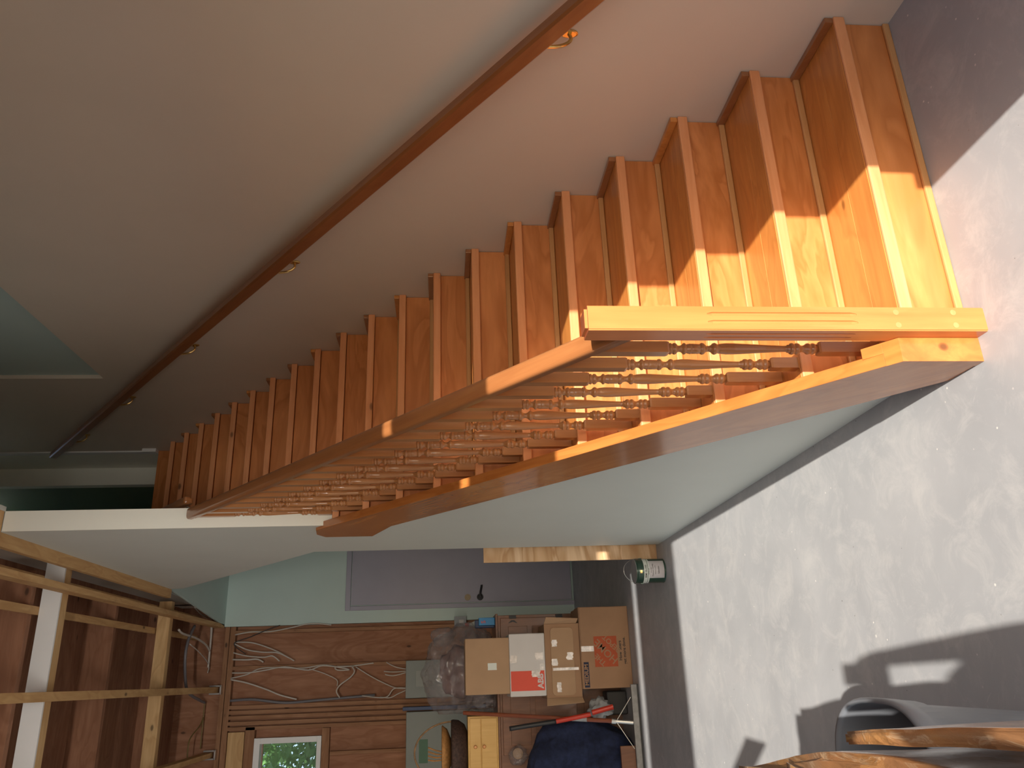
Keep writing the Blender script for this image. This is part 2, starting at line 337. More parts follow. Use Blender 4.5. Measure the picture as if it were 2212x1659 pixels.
# side wall of the stairs: painted drywall, end of the upper part cream, stringer covers its slanted edge
A = MB()
A.prism([(.12, FZ), (3.40, FZ), (3.40, 2.0), (2.495, 1.789), (.12, .019)], -1.135, -1.06)
A.prism([(2.495, 1.789), (3.40, 2.0), (3.40, 3.76), (2.495, 3.76)], -1.135, -1.03)
A.prism([(3.40, 2.27), (5.25, 3.654), (5.25, 3.76), (3.40, 3.76)], -1.135, -1.03)
struct(A, 'wall_stairs', 'paint')
struct(MB().box(-1.136, -1.028, 2.487, 2.4945, 2.02, 3.745), 'trim_5', 'cream')
struct(MB().box(-1.13, -1.03, 2.4, 7.1, 3.885, 6.3).box(-1.12, -1.03, 5.25, 6.8, 3.785, 3.885), 'wall_stairwell', 'paint')
struct(MB().box(-1.03, -1.005, -1.62, 2.49, 3.745, 6.3), 'wall_stairwell_front', 'paint')
struct(MB().box(-1.18, -1.0305, 2.40, 2.482, 3.747, 3.95).box(-1.075, -1.0305, -1.5, 2.40, 3.75, 3.95), 'trim_6', 'lumberx')
# far wall: green drywall to the right, open framing to the left, hole for the window
WX0, WX1, WZ0, WZ1 = -3.12, -2.49, 2.735, 3.29
struct(MB().box(-1.333, .14, 7.1, 7.22, FZ, 3.76), 'wall_far', 'green')
sh = MB().box(-6.2, WX0, 7.19, 7.22, FZ, 4.3).box(WX1, -1.333, 7.19, 7.22, FZ, 4.3).box(WX0, WX1, 7.19, 7.22, FZ, WZ0).box(WX0, WX1, 7.19, 7.22, WZ1, 4.3)
sh.box(-1.333, -1.0, 7.19, 7.22, 3.78, 4.3)
struct(sh, 'wall_far_framing', 'sheath')
struct(MB().loft([[(-1.13, 5.25, z), (0, 5.25, z), (0, 7.1, z), (-1.325, 7.1, z)] for z in (3.76, 3.78)]), 'ceiling_far', 'green')
struct(MB().prism([(4.94, 3.40), (5.27, 3.66), (5.27, 3.76), (4.94, 3.76)], -1.03, 0), 'ceiling_soffit', 'green')
struct(MB().prism([(.45, .02), (4.93, 3.40), (4.93, 3.42), (.45, .04)], -1.03, 0), 'ceiling_understairs', 'green')
# garage ceiling: subfloor panels
struct(MB().box(-6.1, -1.03, -1.5, 7.3, 4.22, 4.3), 'ceiling_garage', 'subfloor')
struct(MB().box(-1.13, -1.03, -1.5, 2.4, 3.96, 4.3), 'wall_stairwell_edge', 'lumber')
def door():
    r = bpy.data.objects.new('door_1', None); COL.objects.link(r); r.location = (-.85, 7.1, FZ); ORG[r] = Vector(r.location); r['kind'] = 'structure'
    f = MB().box(-1.204, -.45, 7.075, 7.1, 2.445, 2.50).box(-1.204, -1.158, 7.075, 7.1, FZ, 2.445).build('door_frame', 'doorp', r, bevel=.004)
    MB().box(-1.15, -.47, 7.055, 7.074, FZ + .03, 2.437).build('door_leaf', 'doorp', r, bevel=.003)
    h = MB()
    h.tube([(-1.10, 7.055, 1.035), (-1.10, 7.0, 1.035)], .013, 10, False).tube([(-1.10, 7.005, 1.035), (-1.06, 7.003, 1.035), (-.99, 7.005, 1.02), (-.975, 7.005, 1.02)], .011, 8)
    h.tube([(-1.10, 7.055, 1.035), (-1.10, 7.042, 1.035)], .036, 20, False); ho = h.build('door_handle', 'black', r, smooth=False)
    MB().tube([(-1.10, 7.055, 1.172), (-1.10, 7.035, 1.172)], .034, 20, False).tube([(-1.10, 7.04, 1.172), (-1.10, 7.022, 1.172)], .017, 16, False).build('deadbolt', 'oldbrass', r)
door()
def window():
    r = bpy.data.objects.new('window_1', None); COL.objects.link(r); r.location = (-2.8, 7.1, WZ0); ORG[r] = Vector(r.location); r['kind'] = 'structure'
    a = MB(); x0, x1, z0, z1 = -3.18, -2.433, 2.688, 3.361
    a.box(x0, x1, 7.08, 7.2, z1 - .06, z1).box(x0, x1, 7.08, 7.2, z0, z0 + .045).box(x1 - .055, x1, 7.08, 7.2, z0 + .045, z1 - .06).box(x0, x0 + .055, 7.08, 7.2, z0 + .045, z1 - .06)
    a.build('window_frame', 'white', r, bevel=.003)
    MB().box(x0 + .055, x1 - .055, 7.15, 7.155, z0 + .045, z1 - .06).build('window_pane', 'glass', r)
window()
wk = thing('added_fill_lamp', 'added tube fill lamp on the raised overhead door, brightening the far garage', 'lamp', (-2.35, -1.5, 2.43))  # body for the added fill lamp, no known fixture here
ax = (WT - WL).normalized(); c0 = WL - ax * .012
MB().bar(c0 - ax * .06, c0, 1.24, .11).build('fill_housing', 'white', wk, bevel=.008)
MB().tube([tuple(c0 - ax * .06), (-2.345, -1.47, 2.42), (-2.345, -1.518, 2.42)], .008, 8).build('fill_clamp', 'steel', wk)
# ------------------------------------------------------------------ framing
def timber(name, mat, label, cat, b, bevel=.002, group=None):
    o = MB().box(*b).build(name, mat, bevel=bevel); tag(o, label, cat, group); return o
timber('top_plate', 'lumber', 'rough pine plate along the top edge of the grey stair wall', 'beam', (-1.206, -1.131, 2.49, 5.3, 3.762, 3.80))
timber('ceiling_joist', 'lumber', 'narrow joist nearest the stair wall, crossing under the white beam', 'beam', (-1.345, -1.305, -1.4, 7.09, 3.76, 3.85))
timber('ceiling_joist', 'lumber', 'middle ceiling joist running straight back over the garage', 'beam', (-1.985, -1.93, -1.4, 7.09, 3.76, 3.85))
timber('ceiling_joist', 'lumber', 'ceiling joist above the small far window', 'beam', (-2.59, -2.545, -1.4, 7.09, 3.76, 3.85))
cb = thing('cross_beam', 'cross beam with a white painted front face and bare wood underside', 'beam', (-3.6, 3.6, 3.852))
MB().box(-6.1, -1.14, 3.50, 3.515, 3.852, 3.97).build('painted_face', 'white', cb)['label'] = 'white painted front face'
MB().box(-6.1, -1.14, 3.516, 3.60, 3.852, 3.97).build('beam_body', 'lumberx', cb)
timber('cross_beam', 'lumberx', 'plain bare wood cross beam close to the far end of the garage ceiling', 'beam', (-6.1, -1.2, 5.62, 5.70, 3.852, 3.96))
for y, w_ in ((2.15, 'above the near end of the stair wall'), (3.42, 'hidden behind the white fronted cross beam'), (4.77, 'between the two cross beams'), (6.15, 'behind the plain cross beam')):
    timber('floor_joist', 'subfloor', 'dark deep joist under the subfloor ' + w_, 'beam', (-6.1, -1.21, y, y + .05, 3.995, 4.22))
timber('strapping', 'lumber', 'thin strapping board high in the dark gap closest to the stair wall', 'beam', (-1.285, -1.235, .5, 6.9, 3.972, 3.993))
timber('strapping', 'lumber', 'thin strapping board high in the dark just past the joist beside the stair wall', 'beam', (-1.475, -1.425, .5, 6.9, 3.972, 3.993))
# studs and plates of the far wall
timber('wall_plate', 'oldwoodx', 'upper of the aged plates along the top of the framed far wall', 'beam', (-6.1, -1.335, 7.09, 7.19, 3.70, 3.745))
timber('wall_plate', 'oldwoodx', 'lower of the aged plates along the top of the framed far wall', 'beam', (-6.1, -1.335, 7.10, 7.19, 3.64, 3.695))
studs = [(-1.375, 'beside the edge of the green drywall', FZ, 3.64), (-1.735, 'that cables are stapled along, between the plywood bays', FZ, 3.64), (-2.115, 'left of the upper grey electrical panel', FZ, 3.64), (-2.165, 'second from the grey panel in the stud cluster', FZ, 3.64),
         (-2.215, 'third in the stud cluster left of the panel', FZ, 3.64), (-2.27, 'fourth in the stud cluster left of the panel', FZ, 3.64), (-2.32, 'in the cluster nearest the window', FZ, 3.64)]
for x, s, z0, z1 in studs:
    timber('wall_stud', 'oldwood', 'aged brown stud ' + s, 'stud', (x - .036, x, 7.1, 7.19, z0, z1), group='studs of the far wall')
timber('wall_stud', 'oldwood', 'short stud standing under the small far window', 'stud', (-2.62, -2.585, 7.1, 7.19, FZ, 2.60), group='studs of the far wall')
timber('window_header', 'oldwoodx', 'brown header board above the small far window', 'beam', (-3.3, -2.325, 7.1, 7.19, 3.365, 3.46))
timber('window_sill_board', 'oldwoodx', 'brown sill board under the small far window', 'beam', (-3.3, -2.36, 7.1, 7.19, 2.61, 2.685))
timber('plywood_patch', 'lumberx', 'lighter plywood patch above the small far window', 'board', (-3.3, -2.37, 7.12, 7.18, 3.47, 3.635))
for x, s in ((-1.9575, 'middle'), (-2.567, 'window side')):
    t_ = MB().box(x - .045, x - .03, 7.03, 7.085, 3.73, 3.84).box(x + .03, x + .045, 7.03, 7.085, 3.73, 3.84).box(x - .045, x + .045, 7.03, 7.085, 3.72, 3.735)
    tag(t_.build('joist_hanger', 'steel'), 'galvanised hanger at the far end of the %s joist' % s, 'bracket')
# ------------------------------------------------------------------ staircase
st = thing('staircase', 'long straight pine staircase with turned balusters rising along the wall', 'staircase', (-.55, 0, FZ))
def left_end(y): return XO(y) + .035 if y < 2.4 else -1.032
NOS = .03
for k in range(1, 21):
    y0 = (k - 1) * RUN; z = k * RISE; xl = left_end(y0 + .1); xn = XO(2.45) + .035 if k == 11 else xl
    mid = y0 + .125
    t_ = MB().box(xl, -.002, y0 + .012, mid - .0015, z - .034, z).box(xl, -.002, mid + .0015, y0 + RUN + NOS, z - .034, z - .001)
    to = t_.build('tread', 'tread', st, bevel=.0015)
    MB().box(xn, -.001, y0, y0 + .0119, z - .037, z - .0005).build('nosing', 'nosing', to, bevel=.004)['label'] = 'pale front edge strip'
    yb = y0 + RUN + NOS
    if k < 20: MB().box(-.022, -.002, y0 + .006, yb - .001, z, z + .027).build('side_strip', 'rail' if k % 3 else 'tread', to, bevel=.002)
for k in range(1, 22):
    yr = (k - 1) * RUN + NOS; zb = (k - 1) * RISE if k > 1 else FZ; xl = left_end(yr) if k != 11 else XO(2.45) + .035
    ro = MB().box(xl, -.003, yr, yr + .012, zb, k * RISE - (.037 if k < 21 else 0)).build('riser', 'riser', st)
    MB().box(xl, -.003, yr - .012, yr - .0002, zb, zb + .022).build('cove_strip', 'cove', ro, bevel=.004)
# newel post with flutes and plugs
def newel():
    x0, x1, y0, y1, z1 = -1.128, -1.059, -.05, .020, 1.071
    o = MB().box(x0, x1, y0, y1, FZ, z1).build('newel_post', 'newel', st)
    bm = bmesh.new(); bm.from_mesh(o.data)
    es = [e for e in bm.edges if abs(e.verts[0].co.z - e.verts[1].co.z) < 1e-4 and e.verts[0].co.z > 1]
    bmesh.ops.bevel(bm, geom=es, offset=.008, segments=4, affect='EDGES')
    es = [e for e in bm.edges if abs(e.verts[0].co.z - e.verts[1].co.z) > .9]
    bmesh.ops.bevel(bm, geom=es, offset=.003, segments=2, affect='EDGES'); bm.to_mesh(o.data); bm.free()
    o.data.materials.append(M['endgrain'])
    for p in o.data.polygons:
        if p.normal.z > .35: p.material_index = 1
    cut = MB()
    for s in (-.0115, .0115):
        for c, a in (((x0 + x1) / 2, y0), ((x0 + x1) / 2, y1)):
            cut.tube([(c + s, a, .345), (c + s, a, .36), (c + s, a, .735), (c + s, a, .75)], [.002, .0056, .0056, .002], 12, False)
        for c, a in (((y0 + y1) / 2, x0), ((y0 + y1) / 2, x1)):
            cut.tube([(a, c + s, .345), (a, c + s, .36), (a, c + s, .735), (a, c + s, .75)], [.002, .0056, .0056, .002], 12, False)
    co = cut.build('cutter', 'newel', st)
    b = o.modifiers.new('b', 'BOOLEAN'); b.object = co; b.operation = 'DIFFERENCE'; b.solver = 'EXACT'
    dg = bpy.context.evaluated_depsgraph_get(); me = bpy.data.meshes.new_from_object(o.evaluated_get(dg)); o.modifiers.clear(); o.data = me
    bpy.data.objects.remove(co)
    for px, pz in ((-1.075, .235), (-1.112, .235), (-1.075, .075), (-1.112, .075)):
        MB().tube([(px, y0 - .0006, pz), (px, y0 + .004, pz)], .008, 20, False).build('plug', 'cove', o)
newel()
# outer stringer
XS = lambda y: XO(y) - .006
sg = MB()
top = lambda y: .219 + .75 * y
low = lambda y: -.125 + .748 * y
sg.prism([(.031, FZ), (.150, FZ), (2.46, low(2.46)), (2.80, 1.845), (2.80, 2.115), (2.70, 2.150), (2.55, top(2.55)), (.031, top(.031))], XS, lambda y: XS(y) + .040)
so = sg.build('stringer', 'stringer', st, bevel=.002)
MB().prism([(-.006, FZ), (.030, FZ), (.030, top(.030) + .002), (-.006, top(-.006))], -1.197, -1.1285).prism([(.0301, FZ), (.075, FZ), (.075, top(.075) + .004), (.0301, top(.0301) + .002)], -1.160, -1.1285).build('stringer_block', 'stringer', so, bevel=.001)
# balustrade
RX = lambda y: -1.0935 + .012 * y
def rail_section(w, h):
    pts = []
    for a in range(0, 181, 20):
        t_ = math.radians(a); pts.append((w / 2 * math.cos(t_) ** 1 * (1 if abs(math.cos(t_)) < .999 else 1), h * .30 * math.sin(t_)))
    pts = [(w / 2 * (abs(math.cos(math.radians(a))) ** .6) * (1 if a < 90 else -1), h * .32 * math.sin(math.radians(a)) ** .8 if 0 < a < 180 else 0) for a in range(0, 181, 15)]
    return pts + [(-w / 2, -h * .25), (-w * .36, -h * .5), (-w * .36, -h * .68), (w * .36, -h * .68), (w * .36, -h * .5), (w / 2, -h * .25)]
def rail_obj(name, mat, parent, p0, p1, w, h, plumb0=False, square=False):
    p0, p1 = Vector(p0), Vector(p1); d = (p1 - p0).normalized(); a = d.cross(Vector((0, 0, 1))).normalized(); u = a.cross(d)
    sec = rail_section(w, h); cz = h * .32
    if square:
        c_ = .008; a1, a2, b1, b2 = w / 2, w / 2 - c_, cz, cz - c_; lo = cz - h
        sec = [(a1, b2), (a2, b1), (-a2, b1), (-a1, b2), (-a1, lo + c_), (-a2, lo), (a2, lo), (a1, lo + c_)]
    rings = []
    def ring(c, s=1.0): return [c + a * x * s + u * ((z - cz + h * .5) * s - h * .5) for x, z in sec]
    if plumb0:
        r0 = []
        for q in ring(p0):
            t_ = (p0.y - q.y) / d.y; r0.append(q + d * t_)
        rings.append(r0)
    else:
        rings += [ring(p0, .55), ring(p0 + d * .004, .85), ring(p0 + d * .012, 1)]
    L = (p1 - p0).length
    for i in range(1, 12): rings.append(ring(p0 + d * L * i / 12))
    rings += [ring(p1 - d * .012, 1), ring(p1 - d * .004, .85), ring(p1, .55)]
    return MB().loft(rings).build(name, mat, parent)
ztop = lambda y: .9575 + .752 * y
rail_obj('handrail', 'rail', st, (RX(.02), .0205, ztop(.0205)), (RX(2.46), 2.462, ztop(2.462)), .060, .050, plumb0=True)
prof = [(0, .0165), (4, .0165)]
P_ = [(875, .0125), (880, .0155), (890, .0168), (899, .0155), (904, .0118), (910, .0155), (922, .0168), (934, .0155), (941, .0115), (952, .0092), (965, .0092), (980, .0115), (987, .0155), (996, .0168), (1005, .0155), (1009, .012),
      (1014, .0128), (1040, .0150), (1046, .0150), (1048, .0136), (1052, .0145), (1112, .0145), (1116, .0125), (1121, .0155), (1135, .0172), (1149, .0155), (1155, .0120), (1172, .0088), (1190, .0084), (1208, .0115), (1216, .0155), (1230, .0172), (1244, .0155),
      (1250, .0128), (1275, .0146), (1320, .0162), (1380, .0160), (1480, .0142), (1620, .0114), (1760, .0092), (1796, .0090), (1800, .0118), (1813, .0118), (1817, .0135), (1822, .0160), (1835, .0172), (1850, .0160), (1856, .0125), (1862, .0155), (1875, .0170), (1890, .0155),
      (1897, .0115), (1918, .0094), (1938, .0115), (1948, .0152), (1960, .0168), (1975, .0152), (1981, .0130), (1988, .0155), (2000, .0168), (2014, .0155), (2019, .0125), (2036, .0120)]
for i in range(20):
    y = .152 + .1225 * i
    if i == 19: y = 2.462
    x = RX(y) - .002
    k = int((y + .001) // RUN) + 1; zt = k * RISE
    z1 = .799 + .0922 * i; z0 = z1 - .436
    hw = .0165; b = MB()
    zr = ztop(y) - .046
    def sq(h_, z): return [(x + sx * h_, y + sy * h_, z) for sx, sy in ((-1, -1), (1, -1), (1, 1), (-1, 1))]
    sl = .752
    b.loft([sq(hw, zt), sq(hw, z0 - .006), sq(hw * .9, z0), sq(hw * .72, z0 + .001)])
    tp = [(x + sx * hw, y + sy * hw, zr + sy * hw * sl) for sx, sy in ((-1, -1), (1, -1), (1, 1), (-1, 1))]
    b.loft([sq(hw * .72, z1 - .001), sq(hw * .9, z1), sq(hw, z1 + .006), tp])
    b.loft([[(x + r * math.cos(2 * math.pi * j / 14), y + r * math.sin(2 * math.pi * j / 14), z1 - (p - 875) / 1161 * .436) for j in range(14)] for p, r in P_])
    o = b.build('baluster', 'bal', st)
    for p in o.data.polygons[12:]: pass
    n4 = len(o.data.polygons)
    for p in o.data.polygons:
        if len(p.vertices) == 4 and p.area < 2.5e-4 and abs(p.normal.z) < .999: p.use_smooth = True
    # square shafts stay flat
    for p in o.data.polygons[:28]: p.use_smooth = False
# ------------------------------------------------------------------ wall handrails
wr = thing('wall_handrail', 'long dark brown wooden handrail fixed along the right wall', 'handrail', (-.05, 0, .9))
y0_, y1_ = -1.2, 4.83
zl = lambda y: 1.020 + (4.715 - 1.020) / (4.83 + .079) * (y + .079)
rail_obj('rail', 'wallrail', wr, (-.062, y0_, zl(y0_) + .022), (-.062, y1_, zl(y1_) + .022), .048, .062, square=True)
for yb in (.11, 1.62, 2.64, 3.56, 4.45):
    zb = zl(yb) - .140
    bk = MB().tube([(-.004, yb, zb), (-.03, yb, zb - .004), (-.055, yb, zb + .03), (-.062, yb, zb + .10)], .006, 8)
    bk.loft([[(-.0005 - t_, yb + .017 * math.cos(a) * s, zb + .030 * math.sin(a) * s) for a in [2 * math.pi * j / 16 for j in range(16)]] for t_, s in ((0, 1), (.004, 1), (.006, .8))])
    bo = bk.build('bracket', 'brass', wr)
ir = thing('upper_handrail', 'short wooden handrail starting behind the cream wall end near the stair top', 'handrail', (-.96, 2.6, 2.8))
rail_obj('rail', 'rail', ir, (-.965, 2.56, 2.855), (-.965, 4.7, 2.855 + .752 * 2.14), .045, .05)
MB().tube([(-1.028, 2.75, 2.87), (-.99, 2.75, 2.87), (-.965, 2.75, 2.90), (-.965, 2.74, 2.945)], .006, 8).loft([[(-1.029 + t_, 2.75 + .018 * math.cos(a), 2.87 + .03 * math.sin(a)) for a in [2 * math.pi * j / 16 for j in range(16)]] for t_ in (0, .005)]).build('bracket', 'steel', ir)
# ------------------------------------------------------------------ under the stairs
o = MB().box(-1.222, -.1, 3.462, 3.48, FZ, 1.167).build('plywood_sheet', 'ply', bevel=.001)
tag(o, 'pale bare plywood panel standing behind the end of the stair wall', 'board')
def paint_can():
    cx, cy, r, h = -1.317, 3.345, .078, .196
    c = thing('paint_can', 'dark green semi gloss paint can standing on the floor by the plywood', 'paint can', (cx, cy, FZ))
    b = MB().lathe([(0, r * .97), (.003, r), (.006, r * .985), (h - .012, r * .985), (h - .006, r * 1.02), (h, r * 1.02), (h, r * .93)], (cx, cy, FZ), 40).build('can_body', 'cangreen', c, smooth=False)
    MB().lathe([(h - .008, r * .93), (h - .006, r * .92), (h - .010, r * .8), (h - .010, .001)], (cx, cy, FZ), 40).build('lid', 'canlid', c)
    MB().lathe([(h - .001, r * 1.025), (h + .002, r * 1.0), (h + .001, r * .95)], (cx, cy, FZ), 40).build('rim', 'steel', c)
    def arc(a0, a1, z0, z1, rr, name, mat, n=24):
        m_ = MB(); rings = []
        for i in range(n + 1):
            a = math.radians(a0 + (a1 - a0) * i / n); d = (math.cos(a), math.sin(a))
            rings.append([(cx + d[0] * q, cy + d[1] * q, FZ + z) for q, z in ((rr, z0), (rr + .0008, z0), (rr + .0008, z1), (rr, z1))])
        return m_.loft(rings).build(name, mat, c)
    arc(150, 345, .122, .146, r * .985, 'band', 'canwhite'); arc(150, 345, .110, .119, r * .985, 'band', 'canwhite')
    arc(228, 318, .012, .110, r * .987, 'label_panel', 'canlabel')
    def wrap(z, a0, rr=r * .985 + .0015):
        return lambda u, v, w: (cx + (rr + w) * math.cos(math.radians(a0) + u / rr), cy + (rr + w) * math.sin(math.radians(a0) + u / rr), FZ + z + v)
    text('lettering', 'SEMI GLOSS', .0165, 'ink', c, wrap(.133, 262), .0003)
    text('lettering', 'INTERIOR', .009, 'ink', c, wrap(.1145, 262))
    text('lettering', 'Premium Quality', .012, 'ink', c, wrap(.088, 268))
    text('lettering', 'White Base', .008, 'ink', c, wrap(.100, 268))
    text('lettering', 'Selection', .014, 'ink', c, wrap(.050, 268))
    text('lettering', 'ACRYLIC LATEX', .008, 'ink', c, wrap(.072, 268))
    arc(254, 268, .158, .172, r * .985, 'emblem', 'brass', 6)
    hp = [(cx + r * 1.02 * s, cy - .004, FZ + h - .045) for s in (1, -1)]
    pts = [hp[0]]
    for i in range(1, 12):
        a = math.pi * i / 12; pts.append((cx + r * 1.05 * math.cos(a), cy - .05 * math.sin(a), FZ + h - .045 + .125 * math.sin(a)))
    pts.append(hp[1]); MB().tube(pts, .0016, 6).build('handle', 'steel', c, smooth=True)
    MB().box(cx - r * 1.06, cx - r * 1.0, cy - .012, cy + .006, FZ + h - .055, FZ + h - .035).box(cx + r * 1.0, cx + r * 1.06, cy - .012, cy + .006, FZ + h - .055, FZ + h - .035).build('handle_lug', 'cangreen', c)
paint_can()
# ------------------------------------------------------------------ box stack
YB = 4.5
def patch(name, mat, parent, x0, x1, z0, z1, y, jag=0, t_=.0008):
    n = 6; up_ = []; dn_ = []
    for i in range(n + 1):
        x = x0 + (x1 - x0) * i / n; up_.append((x, z1 + random.uniform(-jag, jag))); dn_.append((x, z0 + random.uniform(-jag, jag)))
    ring = up_ + dn_[::-1]
    return MB().loft([[(x, y - q, z) for x, z in ring] for q in (0, t_)]).build(name, mat, parent)
def planar(cx, cz, y, rot=0.0):
    ca, sa = math.cos(rot), math.sin(rot)
    return lambda u, v, w: (cx + u * ca - v * sa, y - w, cz + u * sa + v * ca)
bA = thing('moving_box', 'large brown moving box with orange logo square and MEDIUM tag, lowest of the stack', 'box', (-1.74, 4.7, FZ))
MB().box(-2.045, -1.442, YB, YB + .42, FZ, .375).build('carton', 'card', bA, bevel=.006)
MB().box(-2.045, -1.442, YB + .002, YB + .21, .376, .380).build('flap', 'card', bA)
lg = patch('logo_square', 'hdred', bA, -1.89, -1.665, .092, .272, YB, 0)
q = math.radians(45)
for s, dx, dz, sz in (('THE', -.06, .048, .055), ('HOME', -.0, .0, .078), ('DEPOT', .052, -.052, .055)):
    text('lettering', s, sz, 'card', lg, planar(-1.7775 + dx, .182 + dz, YB - .0012, q), .001)
tg = patch('size_tag', 'navy', bA, -2.035, -1.852, .322, .362, YB, 0)
text('lettering', 'MEDIUM', .041, 'card', tg, planar(-1.9435, .342, YB - .0012), .0012)
text('lettering', 'How doers', .032, 'ink', bA, planar(-1.775, .068, YB - .0006), .0006)
text('lettering', 'get more done.', .032, 'ink', bA, planar(-1.775, .035, YB - .0006), .0006)
patch('tape', 'tape', bA, -1.775, -1.735, .275, .374, YB, .001)
bB = thing('tray_box', 'open brown carton with torn flaps and a rounded front panel, second in the stack', 'box', (-1.83, 4.7, .381))
MB().box(-2.10, -1.56, YB + .02, YB + .40, .381, .655).build('carton', 'card', bB, bevel=.004)
def rr(x0, x1, z0, z1, r, y, n=5):
    out = []
    for cx_, cz_, a0 in ((x1 - r, z1 - r, 0), (x0 + r, z1 - r, 90), (x0 + r, z0 + r, 180), (x1 - r, z0 + r, 270)):
        for i in range(n + 1): a = math.radians(a0 + 90 * i / n); out.append((cx_ + r * math.cos(a), y, cz_ + r * math.sin(a)))
    return out
MB().loft([rr(-2.085, -1.59, .43, .61, .03, YB + q_) for q_ in (.019, .010)]).build('front_panel', 'card2', bB, bevel=.002)
MB().loft([[(-2.10, YB + .02, .381), (-2.10, YB + .02, .655), (-2.15, YB - .02, .66), (-2.135, YB - .02, .375)], [(-2.104, YB + .02, .381), (-2.104, YB + .02, .655), (-2.154, YB - .016, .66), (-2.139, YB - .016, .375)]]).build('flap', 'card2', bB)
MB().loft([[(-1.56, YB + .02, .40), (-1.56, YB + .02, .655), (-1.515, YB - .02, .64), (-1.53, YB - .02, .39)], [(-1.556, YB + .022, .40), (-1.556, YB + .022, .655), (-1.511, YB - .018, .64), (-1.526, YB - .018, .39)]]).build('flap', 'card2', bB)
for x0, x1, z0, z1, j in ((-1.73, -1.68, .56, .60, .005), (-1.87, -1.82, .56, .605, .006), (-1.83, -1.775, .44, .49, .008), (-2.06, -1.99, .54, .575, .004), (-1.905, -1.885, .4, .6, .001)):
    patch('tape', 'tape', bB, x0, x1, z0, z1, YB + .009, j)
bC = thing('white_carton', 'white carton with a red block reading ABB, third in the stack', 'box', (-1.85, 4.7, .656))
MB().box(-2.082, -1.626, YB + .01, YB + .38, .6565, .933).build('carton', 'whitebox', bC, bevel=.008, seg=3)
rb = patch('red_block', 'red', bC, -2.042, -1.90, .668, .925, YB + .01, 0)
def abb(u, v, w): return planar(-1.985, .702, YB + .008)(u, v, w)
to = text('lettering', 'ABB', .058, 'whitebox', rb, planar(-1.975, .697, YB + .0078), .0025)
for x in (-1.9985, -1.967, -1.94): patch('lettering_gap', 'red', rb, x - .0008, x + .0008, .676, .719, YB + .0068, 0, .0004)
patch('lettering_gap', 'red', rb, -2.04, -1.91, .6965, .6985, YB + .0068, 0, .0004)
for x0, x1, z0, z1, j in ((-1.84, -1.785, .875, .925, .006), (-1.82, -1.77, .672, .735, .003), (-1.895, -1.85, .67, .70, .002), (-1.945, -1.90, .70, .765, .004), (-1.99, -1.95, .86, .91, .005)):
    patch('tape', 'tape' if x0 > -1.9 else 'red' if x0 < -1.98 else 'tape', bC, x0, x1, z0, z1, YB + .0085, j)
bD = thing('brown_carton', 'plain brown carton with one small white label, topmost of the stack', 'box', (-1.85, 4.7, .934))
MB().box(-2.058, -1.652, YB + .012, YB + .36, .934, 1.272).build('carton', 'card2', bD, bevel=.005)
patch('sticker', 'canwhite', bD, -1.885, -1.835, 1.032, 1.10, YB + .012, .001)
patch('tape', 'card2', bD, -1.70, -1.66, .945, .985, YB + .0115, .004)
# ------------------------------------------------------------------ cabinet behind the boxes
cab = thing('oak_cabinet', 'low brown wooden cabinet with black hinges behind the box stack', 'cabinet', (-2.1, 5.3, FZ))
MB().box(-2.9, -1.452, 4.98, 5.50, FZ, .985).box(-2.92, -1.44, 4.96, 5.5, .985, 1.005).build('body', 'cabwood', cab, bevel=.003)
for x0, x1 in ((-1.99, -1.475), (-2.52, -2.02)):
    d_ = MB().box(x0, x1, 4.962, 4.979, .30, .965).build('door', 'cabwood', cab, bevel=.004)
    w = (x1 - x0)
    for a, b_ in ((.07, w * .5 - .02), (w * .5 + .02, w - .07)):
        for z0, z1 in ((.74, .90), (.36, .70)):
            MB().box(x1 - b_, x1 - a, 4.957, 4.9619, z0, z1).build('panel', 'cabwood', d_, bevel=.003)
    for z in (.86, .47):
        h = MB().box(x1 - .008, x1 + .018, 4.952, 4.9615, z - .028, z + .028).loft([[(x1 - .045, 4.955, z - .04), (x1 - .02, 4.955, z - .012), (x1 - .02, 4.955, z + .012), (x1 - .045, 4.955, z + .04), (x1 - .032, 4.955, z)], [(x1 - .045, 4.9615, z - .04), (x1 - .02, 4.9615, z - .012), (x1 - .02, 4.9615, z + .012), (x1 - .045, 4.9615, z + .04), (x1 - .032, 4.9615, z)]])
        h.build('hinge', 'black', d_)
# clear plastic bag, lumpy
def blob(name, mat, parent, c, r, disp, freq, seed=0, sub=4, squash=None, smooth=True, fn=None):
    bm = bmesh.new(); bmesh.ops.create_icosphere(bm, subdivisions=sub, radius=1)
    org = ORG.get(parent, Vector((0, 0, 0))) if parent else Vector(c)
    for v in bm.verts:
        p = v.co.copy(); n = noise.fractal(p * freq + Vector((seed, seed * 2, 3)), 1.0, 2.1, 4) * disp
        p = p * (1 + n); q_ = Vector((p.x * r[0], p.y * r[1], p.z * r[2]))
        if squash is not None: q_.z = max(q_.z, squash)
        q_ = q_ + Vector(c)
        if fn: q_ = Vector(fn(q_))
        v.co = q_ - org
    me = bpy.data.meshes.new(name); bm.to_mesh(me); bm.free(); me.materials.append(M[mat])
    for p in me.polygons: p.use_smooth = smooth
    o = bpy.data.objects.new(name, me); COL.objects.link(o)
    if parent: o.parent = parent
    else: o.location = c
    ORG[o] = org; return o
bg_ = thing('plastic_bag', 'big crumpled clear plastic bag of soft stuff bulging above and behind the cartons', 'bag', (-1.85, 5.05, 1.006))
def bagclamp(q_): return (max(q_.x, -2.205), max(q_.y, 4.91) if q_.z < 1.30 and -2.09 < q_.x < -1.62 else q_.y, max(q_.z, 1.008))
blob('bag_film', 'bag', bg_, (-1.85, 5.15, 1.30), (.35, .22, .29), .30, 1.3, 3, 5, fn=bagclamp)
